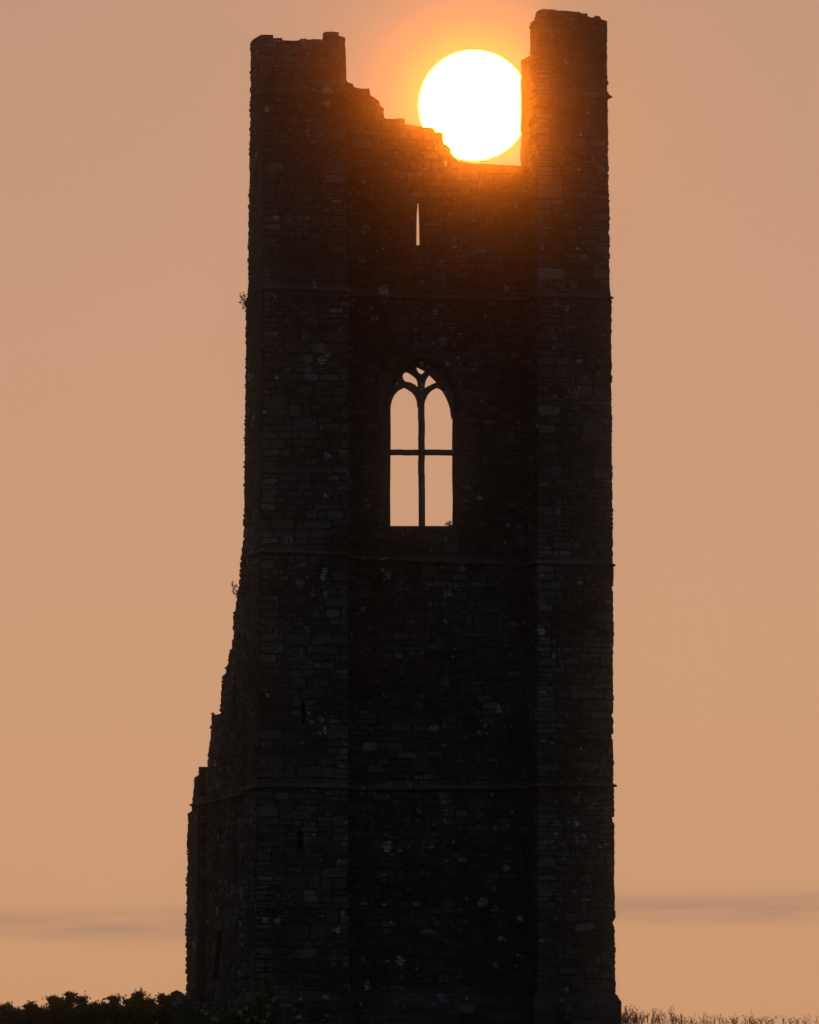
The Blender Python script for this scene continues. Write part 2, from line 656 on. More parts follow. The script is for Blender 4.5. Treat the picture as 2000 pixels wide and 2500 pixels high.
V1, V2 = REC + 0.55, REC + 1.25
w_front = win(808, 969, 1108, 856, 752, REC)
w_mid = win(822.6, 952.6, 1107.5, 856, 762, V1)
w_back = win(812, 962, 1111, 856, 740, V2)
s_front = [on_front(x, y, REC) for x, y in ((877, 517), (889, 517), (888.5, 470), (889, 425), (880, 425), (879, 440), (877.8, 450), (877, 470))]
s_mid = [on_front(x, y, V1) for x, y in ((877.2, 516), (883.2, 516), (882.8, 475), (881.0, 428), (879.6, 428), (879, 440), (878, 450), (877.6, 470))]
s_back = [on_front(x, y, V2) for x, y in ((866, 520), (883.5, 520), (883.4, 475), (881.2, 424), (870, 424), (870, 440), (868, 450), (866, 470))]
mb = MB()
mw = lambda a, z, d: Vector((a, d, z))
mb.extrude([poly_w, w_front, s_front], mw, REC, V1, [poly_w, w_mid, s_mid])
mb.extrude([poly_w, w_mid, s_mid], mw, V1 + 0.003, V2, [poly_w, w_back, s_back])
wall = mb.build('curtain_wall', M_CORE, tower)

# south wall, broken away in steps towards the back, with a tall opening, a slit and a leaning gash
INS = 0.25
prof_w = [on_side(x, y, INS) for x, y in ((512, 1150), (508, 1168), (505.7, 1220), (499.4, 1272), (494.4, 1287), (491.4, 1315), (491, 1343), (488.5, 1353),
                                          (483.9, 1377), (479.4, 1402), (474.4, 1417), (470.6, 1432), (465.6, 1465), (463.9, 1504))]
prof_w2 = [on_side(x, y, INS) for x, y in ((445.6, 1506), (444, 1549), (440.6, 1564), (439, 1592), (438.3, 1616))]
v_gap0 = on_side(436, 1850, INS)[0]
z_gap = on_side(436, 1690, INS)[1]
v_pier = on_side(416.5, 1850)[0]
side_w = [(3.5, Z_BOT), (3.5, prof_w[0][1])] + ragged(prof_w, 0.27, 0.22) + ragged(prof_w2, 0.25, 0.14)
side_w += [(v_pier - 0.2, prof_w2[-1][1] - 0.02), (v_pier - 0.2, z_gap), (v_gap0, z_gap)]
rg_ = random.Random(12)
zz = z_gap - 0.3
while zz > 0.4:
    side_w.append((v_gap0 + rg_.uniform(-0.14, 0.14), zz))
    zz -= rg_.uniform(0.2, 0.45)
side_w.append((v_gap0, Z_BOT))
op1 = [on_side(x, y, INS) for x, y in ((491, 1522), (498, 1522), (498, 1425), (491.5, 1427))]
op2 = [on_side(x, y, INS) for x, y in ((480.5, 1806), (483.5, 1806), (483.5, 1753), (480.8, 1753))]
op3 = [on_side(x, y, INS) for x, y in ((449, 2062), (457, 2066), (466, 1995), (469, 1960), (459, 1960), (456, 2000))]
mb = MB()
mb.extrude([side_w, op1, op2, op3], map_side(INS), 0.0, 0.7)
mb.extrude([side_w], map_side(INS), 0.703, 1.3)
z_g2 = z_gap + 0.5
mb.extrude([[(v_gap0 - 0.4, Z_BOT), (v_gap0 - 0.4, z_g2), (v_pier + 0.3, z_g2), (v_pier + 0.3, Z_BOT)]], map_side(1.31), 0.0, 0.5)
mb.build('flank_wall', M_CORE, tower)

prof_p = [on_side(x, y) for x, y in ((422.3, 1614), (420.9, 1631), (419, 1632))]
prof_p2 = [on_side(x, y) for x, y in ((409.2, 1637), (408.3, 1662), (405.6, 1676), (406.5, 1693), (404.7, 1707))]
prof_p3 = [on_side(x, y) for x, y in ((396.6, 1712), (397, 1729), (394.8, 1780), (395.7, 1812), (394, 1880), (391.8, 1944), (393, 2029), (394, 2085), (394, 2165))]
side_p = [(v_pier, Z_BOT)]
zz = 0.4
while zz < prof_p[0][1] - 0.5:
    side_p.append((v_pier + rg_.uniform(-0.08, 0.08), zz))
    zz += rg_.uniform(0.2, 0.5)
side_p += [(v_pier, prof_p[0][1])] + ragged(prof_p, 0.25, 0.05) + ragged(prof_p2, 0.25, 0.12) + ragged(prof_p3, 0.27, 0.12)
side_p.append((prof_p3[-1][0], Z_BOT))
mb = MB()
mb.extrude([side_p], map_side(0.0), 0.0, 1.6)
mb.build('corner_pier', M_CORE, tower)


# ------------------------------------------------------------------ string courses
def sweep(mb, plan, zfun, prof, rnd, step=0.55):
    """moulding along a plan polyline [(u, v)], outward = right hand side of travel"""
    pts = []
    for (a, b) in zip(plan, plan[1:]):
        A, B = Vector(a), Vector(b)
        n = max(1, int((B - A).length / step))
        pts += [(A + (B - A) * (i / n), i == 0) for i in range(n)]
    pts.append((Vector(plan[-1]), True))
    P = [p for p, _ in pts]
    k = len(prof)
    vs, fs = [], []
    for i, p in enumerate(P):
        d0 = (P[i] - P[i - 1]).normalized() if i else (P[1] - P[0]).normalized()
        d1 = (P[i + 1] - P[i]).normalized() if i < len(P) - 1 else d0
        n0, n1 = Vector((d0.y, -d0.x)), Vector((d1.y, -d1.x))
        m = (n0 + n1).normalized()
        sc = 1.0 / max(0.4, m.dot(n0))
        jo, jz = rnd.uniform(-0.014, 0.01), rnd.uniform(-0.012, 0.012)
        for (o, z) in prof:
            q = p + m * (sc * (o + (jo if o > 0 else 0)))
            vs.append((q.x, q.y, zfun(p) + z + jz))
    for i in range(len(P) - 1):
        for j in range(k):
            j2 = (j + 1) % k
            fs.append((i * k + j, i * k + j2, (i + 1) * k + j2, (i + 1) * k + j))
    fs += [tuple(range(k)), tuple((len(P) - 1) * k + j for j in reversed(range(k)))]
    mb.add(vs, fs)


PROF = [(-0.12, 0.33), (0.035, 0.33), (0.045, 0.29), (0.012, 0.25), (0.004, 0.18), (0.03, 0.12), (0.14, 0.06), (0.15, 0.0), (0.03, 0.012), (-0.12, 0.0)]
PROF_TOP = [(-0.12, 0.24), (0.01, 0.24), (0.03, 0.14), (0.14, 0.05), (0.15, 0.0), (0.0, 0.01), (-0.12, 0.0)]
rs = random.Random(21)
levels = []
for yl, yr, back, kind in ((196, 205, 2.35, 'top'), (611, 627, 2.9, 'all'), (1166, 1189, 3.4, 'all'), (1659, 1657, 3.6, 'all')):
    zl = on_front(640, yl)[1]
    zr = on_front(1210, yr)[1]
    ua, ub = on_front(640, yl)[0], on_front(1210, yr)[0]
    zf = lambda p, zl=zl, zr=zr, ua=ua, ub=ub: zl + (zr - zl) * min(1.15, max(-0.25, (p.x - ua) / (ub - ua)))
    ul = u0(zl)
    uL1 = on_front(731, yl)[0]
    uR0 = U_R
    uR1 = on_front(1278.5 + (yr - 45) * 0.008, yr)[0]
    levels.append((zl, zr))
    mb = MB()
    mb.cur = 0.5
    if kind == 'top':
        sweep(mb, [(ul, back), (ul, 0.0), (uL1, 0.0), (uL1, 1.8)], zf, PROF_TOP, rs)
        mb.build('string_course', M_STONE, tower)
        mb = MB()
        mb.cur = 0.6
        sweep(mb, [(uR0, 1.3), (uR0, 0.0), (uR1, 0.0), (uR1, 3.0)], zf, PROF_TOP, rs)
    else:
        sweep(mb, [(ul, back), (ul, 0.0), (uL1, 0.0), (uL1, REC), (uR0, REC), (uR0, 0.0), (uR1, 0.0), (uR1, 3.0)], zf, PROF, rs)
    mb.build('string_course', M_STONE, tower)
# the lowest course runs on along the broken south wall
z3 = on_side(470, 1682, INS)[1]
ul = u0(z3)
mb = MB()
mb.cur = 0.55
sweep(mb, [(ul, prof_p2[-1][0] - 0.1), (ul, v_pier - 0.1), (ul + INS, v_pier - 0.1), (ul + INS, 3.72)], lambda p: z3 - 0.05, PROF, rs)
mb.build('string_course', M_STONE, tower)

# plinth: a stepped and chamfered footing round the whole base
zp = on_front(1210, 2110)[1]
PL = [(-0.1, 0.52), (0.03, 0.52), (0.05, 0.44), (0.02, 0.38), (0.05, 0.30), (0.12, 0.25), (0.13, 0.17), (0.2, 0.06), (0.23, 0.0), (0.23, -zp + Z_BOT), (-0.1, -zp + Z_BOT)]
ul, uL1, uR1 = u0(0.5), on_front(733, 2100)[0], on_front(1295, 2100)[0]
mb = MB()
mb.cur = 0.32
sweep(mb, [(ul, 3.4), (ul, 0.0), (uL1, 0.0), (uL1, REC), (U_R, REC), (U_R, 0.0), (uR1, 0.0), (uR1, 3.2)], lambda p: zp, PL, rs, 0.8)
mb.build('plinth', M_STONE, tower)

# ------------------------------------------------------------------ window
VT = REC + 0.42


def tq(l, v=VT):
    return [on_front(*zW(x, y), v) for x, y in l]


frame = empty('window', (0, 0, 0))
frame.parent = tower
outline = [(215, 640), (228, 520), (280, 390), (350, 270), (440, 165), (530, 95), (625, 45), (720, 95), (820, 190), (910, 320), (985, 480), (1020, 640), (1025, 770),
           (982, 775), (976, 740), (964, 650), (945, 590), (910, 510), (870, 445), (840, 425), (808, 414), (770, 432), (730, 456), (690, 506), (666, 560), (656, 600), (655, 640),
           (580, 640), (580, 600), (574, 560), (553, 510), (520, 466), (470, 434), (430, 411), (400, 425), (350, 450), (305, 500), (276, 560), (262, 620), (261, 640)]
holes = [[(402, 280), (412, 255), (440, 234), (470, 236), (520, 268), (565, 305), (582, 345), (586, 412), (540, 375), (490, 350), (440, 342), (412, 320)],
         [(660, 418), (662, 375), (675, 325), (700, 285), (720, 266), (760, 305), (803, 348), (750, 368), (700, 395)],
         [(563, 165), (610, 190), (666, 218), (626, 260), (590, 240), (568, 205)],
         [(330, 372), (343, 352), (355, 368)]]


def grow(l, k):
    cx = sum(p[0] for p in l) / len(l)
    cy = sum(p[1] for p in l) / len(l)
    return [(cx + (x - cx) * (1 + k) , cy + (y - cy) * (1 + k)) for x, y in l]


mb = MB()
mb.cur = 0.45
# two leaves, the front one opened wider: a chamfer all round every light
mb.extrude([tq(outline)] + [tq(grow(h, 0.03)) for h in holes], lambda a, z, d: Vector((a, d, z)), VT, VT + 0.24, None)
mb.build('tracery', M_STONE, frame)


def bar(name, quad, v, t, ch):
    """moulded stone bar: the quad (px corners tl, tr, br, bl) is its silhouette"""
    a = [on_front(*zW(x, y), v) for x, y in quad]
    cx = sum(p[0] for p in a) / 4
    cz = sum(p[1] for p in a) / 4
    horiz = abs(a[1][0] - a[0][0]) > abs(a[2][1] - a[1][1])

    def inset(p):
        return (p[0], cz + (p[1] - cz) * ch) if horiz else (cx + (p[0] - cx) * ch, p[1])
    m = MB()
    m.cur = 0.45
    if a:                                     # split along its length, each length a little out of true
        k = 9
        for s_ in range(k):
            f0, f1 = s_ / k, (s_ + 1) / k
            if horiz:
                lerp = lambda p, q, f: (p[0] + (q[0] - p[0]) * f, p[1] + (q[1] - p[1]) * f)
                seg = [lerp(a[0], a[1], f0), lerp(a[0], a[1], f1), lerp(a[3], a[2], f1), lerp(a[3], a[2], f0)]
                ax = 1
            else:
                lerp = lambda p, q, f: (p[0] + (q[0] - p[0]) * f, p[1] + (q[1] - p[1]) * f)
                seg = [lerp(a[0], a[3], f0), lerp(a[1], a[2], f0), lerp(a[1], a[2], f1), lerp(a[0], a[3], f1)]
                ax = 0
            jit = rwn.uniform(-.014, .014)
            seg = [(p[0] + (jit if ax == 0 else 0), p[1] + (jit if ax else 0)) for p in seg]
            sx, sz__ = sum(p[0] for p in seg) / 4, sum(p[1] for p in seg) / 4
            ins = [(p[0], sz__ + (p[1] - sz__) * ch) if horiz else (sx + (p[0] - sx) * ch, p[1]) for p in seg]
            vs = [(p[0], v - t * 0.5, p[1]) for p in ins] + [(p[0], v - t * 0.12, p[1]) for p in seg] + \
                 [(p[0], v + t * 0.12, p[1]) for p in seg] + [(p[0], v + t * 0.5, p[1]) for p in ins]
            fs = [(0, 1, 2, 3), (15, 14, 13, 12)]
            for r_ in range(3):
                for i in range(4):
                    j = (i + 1) % 4
                    fs.append((r_ * 4 + i, r_ * 4 + 4 + i, r_ * 4 + 4 + j, r_ * 4 + j))
            m.cur = rwn.uniform(0.35, 0.55)
            m.add(vs, fs)
        return m.build(name, M_STONE, frame)


bar('mullion', [(580, 642), (655, 642), (657, 2045), (584, 2045)], VT + 0.12, 0.26, 0.45)
bar('transom', [(225, 1136), (1020, 1142), (1020, 1211), (225, 1205)], VT + 0.13, 0.22, 0.5)

# hood mould over the window
mb = MB()
mb.cur = 0.3
hp = [on_front(x, y, REC) for x, y in [(797, 880)] + arch(797, 981, 862, 738, 10) + [(981, 880)]]
vs, fs = [], []
cu = sum(p[0] for p in hp) / len(hp)
for i, p in enumerate(hp):
    q0, q1 = hp[max(0, i - 1)], hp[min(len(hp) - 1, i + 1)]
    d = Vector((q1[0] - q0[0], q1[1] - q0[1])).normalized()
    n = Vector((-d.y, d.x))
    for (o, w) in ((-0.09, 0.06), (-0.09, -0.05), (0.0, -0.11), (0.08, -0.04), (0.08, 0.06)):
        vs.append((p[0] + n.x * o, REC + w, p[1] + n.y * o))
for i in range(len(hp) - 1):
    for j in range(5):
        j2 = (j + 1) % 5
        fs.append((i * 5 + j, i * 5 + j2, i * 5 + 5 + j2, i * 5 + 5 + j))
fs += [(0, 1, 2, 3, 4), tuple((len(hp) - 1) * 5 + j for j in (4, 3, 2, 1, 0))]
mb.add(vs, fs)
mb.build('hood_mould', M_STONE, tower)

# ------------------------------------------------------------------ the masonry, stone by stone
STONES = []                               # (shown size, tint, verts, faces)
rm = random.Random(99)


def intervals(loops, z):
    xs = []
    for l in loops:
        n = len(l)
        for i in range(n):
            (a0, z0), (a1, z1) = l[i], l[(i + 1) % n]
            if (z0 > z) != (z1 > z):
                xs.append(a0 + (a1 - a0) * (z - z0) / (z1 - z0))
    xs.sort()
    return list(zip(xs[::2], xs[1::2]))


def isect(A, B):
    out = []
    for a0, a1 in A:
        for b0, b1 in B:
            lo, hi = max(a0, b0), min(a1, b1)
            if hi - lo > 0.06:
                out.append((lo, hi))
    return out


def stone(m, a0, a1, z0, z1, proud, facing, tint):
    w, h = a1 - a0, z1 - z0
    j = min(0.06, 0.2 * h)
    c = min(0.10 * w, 0.24 * h)
    ring = []
    cor = [(a0 + rm.uniform(-.3, 1) * j, z0 + rm.uniform(-.3, 1) * j, 1, 1), (a1 - rm.uniform(-.3, 1) * j, z0 + rm.uniform(-.3, 1) * j, -1, 1),
           (a1 - rm.uniform(-.3, 1) * j, z1 - rm.uniform(-.3, 1) * j, -1, -1), (a0 + rm.uniform(-.3, 1) * j, z1 - rm.uniform(-.3, 1) * j, 1, -1)]
    for k, (a, z, sa, sz) in enumerate(cor):
        ca, cz = c * rm.uniform(0.3, 1.5), c * rm.uniform(0.3, 1.3)
        p, q = (a, z + sz * cz), (a + sa * ca, z)
        ring += [p, q] if k in (0, 2) else [q, p]
    cx, cz = (a0 + a1) / 2 + rm.uniform(-.1, .1) * w, (z0 + z1) / 2
    bi = min(0.035, 0.2 * h)
    vs = [m(a, z, 0.05) for a, z in ring]
    vs += [m(a, z, -proud * 0.55) for a, z in ring]
    tilt, tilz = rm.uniform(-0.02, 0.02), rm.uniform(-0.02, 0.02)
    for a, z in ring:
        d = math.hypot((a - cx), (z - cz)) + 1e-6
        k = max(0.0, 1 - bi / d)
        aa, zz2 = cx + (a - cx) * k, cz + (z - cz) * k
        vs.append(m(aa, zz2, -max(0.004, proud + tilt * (aa - cx) / w * 2 + tilz * (zz2 - cz) / h * 2)))
    fs = []
    for r_ in (0, 8):
        for i in range(8):
            i2 = (i + 1) % 8
            fs.append((r_ + i, r_ + 8 + i, r_ + 8 + i2, r_ + i2))
    fs.append(tuple(range(23, 15, -1)))
    STONES.append((w * h * facing, tint, vs, fs))


def lay(loops, m, facing, big=1.0, lo=None, hi=None, corner_l=0.0, corner_r=0.0, skip=(), tone=0.38):
    """rubble brought to courses: lifts across the face, cut into panels, each panel coursed by itself"""
    z = min(p[1] for l in loops for p in l) if lo is None else lo
    top = max(p[1] for l in loops for p in l) if hi is None else hi
    amin = min(p[0] for l in loops for p in l)
    amax = max(p[0] for l in loops for p in l)
    while z < top - 0.06:
        for s0, s1 in skip:
            if s0 - 0.01 < z < s1:
                z = s1
        lift = rm.uniform(0.34, 0.95) * big
        for s0, s1 in skip:
            if z < s0 < z + lift + 0.15:
                lift = s0 - z
        if top - z - lift < 0.2:
            lift = top - z
        cuts = [amin - 1.0]
        a = amin + rm.uniform(0.5, 1.6)
        while a < amax - 0.5:
            cuts.append(a)
            a += rm.uniform(0.55, 2.4) * big
        cuts.append(amax + 1.0)
        for c0, c1 in zip(cuts, cuts[1:]):
            n = rm.choice((1, 2, 2, 3, 3, 4, 5))
            n = max(1, min(n, int(lift / (0.085 * big)), 99))
            while lift / n > 0.46 * big:
                n += 1
            ws = [rm.uniform(0.6, 1.5) for _ in range(n)]
            tot = sum(ws)
            zc = z
            for wgt in ws:
                h = lift * wgt / tot
                course(loops, m, facing, big, zc, h, c0, c1, corner_l, corner_r, tone)
                zc += h
        z += lift


def course(loops, m, facing, big, z, h, c0, c1, corner_l, corner_r, tone):
    g = rm.uniform(0.007, 0.015)
    e = min(0.03, 0.2 * h)
    full = intervals(loops, z + h * 0.5)
    if not full:
        return
    iv = full
    for q in (z + e, z + h - e):
        iv = isect(iv, intervals(loops, q))
    for (a0, a1) in iv:
        el_ = corner_l if a0 < full[0][0] + 0.3 else 0.0
        er = corner_r if a1 > full[-1][1] - 0.3 else 0.0
        lo_end, hi_end = a0 >= c0, a1 <= c1
        b0, b1 = max(a0, c0), min(a1, c1)
        if b1 - b0 < 0.05:
            continue
        q = lambda k: k * (rm.uniform(0.75, 1.0) if rm.random() > 0.1 else rm.uniform(-1.0, 0.3))
        a = b0 - (q(el_) if lo_end else 0.0)
        end = b1 + (q(er) if hi_end else 0.0)
        first = True
        while a < end - 0.03:
            w = max(h * rm.uniform(0.8, 3.0), 0.13)
            at_corner = (first and lo_end and corner_l) or (end - a < 1.4 * w and hi_end and corner_r)
            if at_corner:
                w = max(w, rm.uniform(0.35, 0.7))
            w = min(w, 1.05)
            if end - (a + w) < 0.16:
                w = end - a
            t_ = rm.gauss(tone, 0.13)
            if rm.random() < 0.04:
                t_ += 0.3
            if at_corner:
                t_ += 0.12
            stone(m, a + g, a + w - g, z + g, z + h - g, rm.uniform(0.010, 0.055), facing, min(1.0, max(0.0, t_)))
            first = False
            a += w


cz_, sz_ = math.cos(TH), math.sin(TH)
sk_l = [(z_ - 0.05, z_ + 0.36) for z_, _ in levels[1:]] + [(levels[0][0] - 0.03, levels[0][0] + 0.26)]
sk_r = [(z_ - 0.05, z_ + 0.36) for _, z_ in levels[1:]] + [(levels[0][1] - 0.03, levels[0][1] + 0.26)]
zq = zp + 0.5
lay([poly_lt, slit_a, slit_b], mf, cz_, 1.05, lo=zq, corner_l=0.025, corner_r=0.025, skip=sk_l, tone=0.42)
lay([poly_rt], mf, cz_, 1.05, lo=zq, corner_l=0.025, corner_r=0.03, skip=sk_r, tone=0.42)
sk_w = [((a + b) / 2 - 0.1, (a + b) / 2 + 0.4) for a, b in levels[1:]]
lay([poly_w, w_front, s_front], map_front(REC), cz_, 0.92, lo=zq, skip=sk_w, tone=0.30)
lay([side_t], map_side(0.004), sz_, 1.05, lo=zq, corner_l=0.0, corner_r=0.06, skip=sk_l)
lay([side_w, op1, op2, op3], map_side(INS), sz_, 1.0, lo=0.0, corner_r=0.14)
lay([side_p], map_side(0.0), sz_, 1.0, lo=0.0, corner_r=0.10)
ret = [[(0.0, zq), (0.0, tr_[0][1]), (1.3, tr_[0][1] - 0.1), (1.3, z125), (REC, z125), (REC, zq)]]
lay(ret, lambda a, z, d: Vector((U_R + d, a, z)), sz_, 1.0, skip=sk_r)
uLr = on_front(733, 1300)[0]
lay([[(0.0, zq), (0.0, tl[-1][1] - 1.5), (REC, tl[-1][1] - 4.0), (REC, zq)]], lambda a, z, d: Vector((uLr + 0.0 - d - 0.005, a, z)), 0.001, 1.1, skip=sk_l)
tab_r = sorted([(z, a) for a, z in rr_])
lay([[(0.0, zq), (0.0, tr_[-1][1]), (1.3, tr_[-1][1]), (1.3, z125), (3.2, z125), (3.2, zq)]], lambda a, z, d: Vector((lerp_table(tab_r, z) - d, a, z)), 0.001, 1.1, skip=sk_r)
# faces of the pier and of the broken ends, turned towards the viewer
lay([[(0.05, 0.0), (0.05, z_gap - 0.1), (1.25, z_gap - 0.1), (1.25, 0.0)]], lambda a, z, d: Vector((u0(z) + a, v_pier + d, z)), 0.3, 1.0)
# plinth faces
for a0, a1, v in ((ul - 0.2, uL1 + 0.2, -0.23), (uL1 + 0.25, U_R - 0.25, REC - 0.23), (U_R - 0.2, uR1 + 0.2, -0.23)):
    lay([[(a0, -0.6), (a0, zp - 0.02), (a1, zp - 0.02), (a1, -0.6)]], map_front(v), cz_, 1.25)

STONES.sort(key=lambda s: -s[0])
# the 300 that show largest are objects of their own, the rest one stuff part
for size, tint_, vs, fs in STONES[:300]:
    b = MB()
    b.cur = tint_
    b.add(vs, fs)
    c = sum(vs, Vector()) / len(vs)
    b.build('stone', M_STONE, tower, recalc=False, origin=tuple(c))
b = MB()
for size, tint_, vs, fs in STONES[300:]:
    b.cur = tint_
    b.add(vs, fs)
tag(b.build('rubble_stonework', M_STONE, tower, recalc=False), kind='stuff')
print('stones', len(STONES))


# ------------------------------------------------------------------ low rubble bank at the foot of the broken wall
rb = random.Random(44)
bank = empty('rubble_bank', on_plane_y(455, 2165, -1.2))
bx, by, bz = bank.location
b = MB()
b.cur = 0.35
nu, nv = 22, 8
for j in range(nv + 1):
    for i in range(nu + 1):
        pass
vs, fs = [], []
for j in range(nv + 1):
    for i in range(nu + 1):
        x = -1.7 + 3.2 * i / nu
        y = -1.0 + 2.6 * j / nv
        pr = math.sin(math.pi * min(1, max(0, j / nv))) ** 0.6
        hh = 0.2 + 1.15 * pr * (0.55 + 0.45 * math.sin(2.2 + i * 0.11)) + 0.28 * mnoise.noise(Vector((x * 1.7, y * 1.7, 9)))
        vs.append((x, y, hh if 0 < j < nv else -0.9))
for j in range(nv):
    for i in range(nu):
        fs.append((j * (nu + 1) + i, j * (nu + 1) + i + 1, (j + 1) * (nu + 1) + i + 1, (j + 1) * (nu + 1) + i))
b.add(vs, fs)
b.build('earth', M_GROUND, bank)
ics = bmesh.new()
bmesh.ops.create_icosphere(ics, subdivisions=1, radius=1.0)
ico_v = [v.co.copy() for v in ics.verts]
ico_f = [tuple(v.index for v in f.verts) for f in ics.faces]
ics.free()
for k in range(110):
    b = MB()
    b.cur = rb.uniform(0.2, 0.6)
    i, j = rb.randrange(1, nu), rb.randrange(1, 6)
    p = Vector(vs[j * (nu + 1) + i])
    s = Vector((rb.uniform(.14, .3), rb.uniform(.1, .2), rb.uniform(.07, .14)))
    b.add([Vector((q.x * s.x * rb.uniform(.8, 1.1), q.y * s.y * rb.uniform(.8, 1.1), q.z * s.z * rb.uniform(.8, 1.1))) for q in ico_v], ico_f)
    o = b.build('stone', M_STONE, bank)
    o.location = p + Vector((0, 0, 0.02))
    o.rotation_euler = (rb.uniform(-.2, .2), rb.uniform(-.2, .2), rb.uniform(0, 3))
tag(bank, 'low dark bank of fallen rubble at the left foot of the tower', 'rubble')


# ------------------------------------------------------------------ plants
def leaf(mb, p, d, n, ln, w):
    s = d.cross(n).normalized() * (w * 0.5)
    mb.add([p, p + d * (ln * 0.45) + s, p + d * ln, p + d * (ln * 0.45) - s], [(0, 1, 2, 3)])


def rdir(r, up=0.0):
    while True:
        v = Vector((r.uniform(-1, 1), r.uniform(-1, 1), r.uniform(-1, 1)))
        if 0.05 < v.length < 1:
            v = v.normalized() + Vector((0, 0, up))
            return v.normalized()


def bush(name, base, tops, r, label, cat, group, mat, leaf_len=0.10, density=1.0, spread=0.75):
    """branches climb to the given top points; leaves clothe the outer two thirds of every branch"""
    root = empty(name, base)
    br, fo = MB(), MB()
    B = Vector(base)
    for T, rad in tops:
        T = Vector(T) - B
        a = Vector((T.x * 0.55, T.y * 0.55, 0)) + Vector((r.uniform(-.2, .2), r.uniform(-.2, .2), -0.05))
        mid = a.lerp(T, 0.5) + Vector((r.uniform(-.2, .2), r.uniform(-.2, .2), 0))
        main = [a, mid, T - Vector((0, 0, 0.12))]
        br.tube(main, 0.05, 0.012, 5)
        nt_ = int(70 * rad * density) + 12
        for q in range(nt_):
            f = r.uniform(0.25, 1.0) ** 0.8
            o = a.lerp(mid, f * 2) if f < 0.5 else mid.lerp(main[2], f * 2 - 1)
            d = rdir(r, 0.55)
            ln = rad * r.uniform(0.35, 1.05) * spread * (1.15 - 0.5 * f)
            e = o + d * ln
            # keep under a dome that comes to the top point
            lim = T.z - 0.55 * ((e.x - T.x) ** 2 + (e.y - T.y) ** 2) / (rad + 0.1) + r.uniform(-0.12, 0.06)
            if e.z > lim:
                e.z = lim
            m1 = o.lerp(e, 0.5) + rdir(r) * 0.05
            br.tube([o, m1, e], 0.012, 0.004, 3)
            for s in range(int(24 * density)):
                g_ = r.uniform(0.2, 1.06)
                c = o.lerp(e, g_) + rdir(r) * r.uniform(0.01, 0.13)
                fo.cur = r.uniform(0.1, 0.9)
                leaf(fo, c, rdir(r, 0.25), rdir(r), leaf_len * r.uniform(0.6, 1.3), leaf_len * r.uniform(0.35, 0.65))
            # a few bare shoots that stand out of the crown
            if r.random() < 0.10:
                tip = e + Vector((r.uniform(-.05, .15), 0, r.uniform(0.10, 0.28)))
                br.tube([e, e.lerp(tip, .5) + rdir(r) * .02, tip], 0.006, 0.002, 3)
                for s in range(5):
                    c = e.lerp(tip, r.uniform(0.3, 1))
                    leaf(fo, c, rdir(r, 0.4), rdir(r), leaf_len * 0.7, leaf_len * 0.35)
    br.build('branches', M_BARK, root, recalc=False)
    fo.build('foliage', mat, root, recalc=False)
    return tag(root, label, cat, group)


HY = 24.0
hedge = [
    ('dark rounded bush at the far left edge, lowest of the hedge', [(16, 2116, .7), (-22, 2128, .7), (-60, 2120, .8), (35, 2128, .8), (0, 2140, .9)]),
    ('dark bush with a small flat crown, second from the left edge', [(62, 2114, .6), (84, 2122, .6), (50, 2132, .8), (92, 2132, .8)]),
    ('dark bush with two raised leafy tips, tallest in the left half of the hedge', [(114, 2100, .65), (150, 2088, .6), (172, 2100, .6), (128, 2110, .6), (140, 2124, .9), (180, 2122, .8)]),
    ('dark hedge bush with a wide ragged top left of the middle gap', [(200, 2113, .6), (241, 2098, .6), (222, 2112, .6), (205, 2128, .9), (250, 2122, .9)]),
    ('dark bushy hedge plant with a blunt raised clump, second from the tower', [(270, 2106, .6), (290, 2090, .6), (314, 2104, .6), (275, 2124, .9), (320, 2122, .9)]),
    ('dark bush with bare wispy shoots beside the tower wall', [(343, 2094, .65), (368, 2092, .55), (388, 2096, .6), (412, 2100, .6), (350, 2118, .9), (395, 2118, .9)]),
]
rh = random.Random(17)
for k, (lab, tp) in enumerate(hedge):
    pts = []
    for x, y, rad in tp:
        yy = HY + rh.uniform(-1.2, 1.2)
        pts.append((on_plane_y(x, y, yy), rad * 1.3))
    mx = sum(p.x for p, _ in pts) / len(pts)
    bush('hedge_bush', (mx, HY, ground_z(mx, HY)), pts, rh, lab, 'bush', 'bushes of the hedge beyond the tower', M_LEAF, 0.13, 1.25, 0.8)

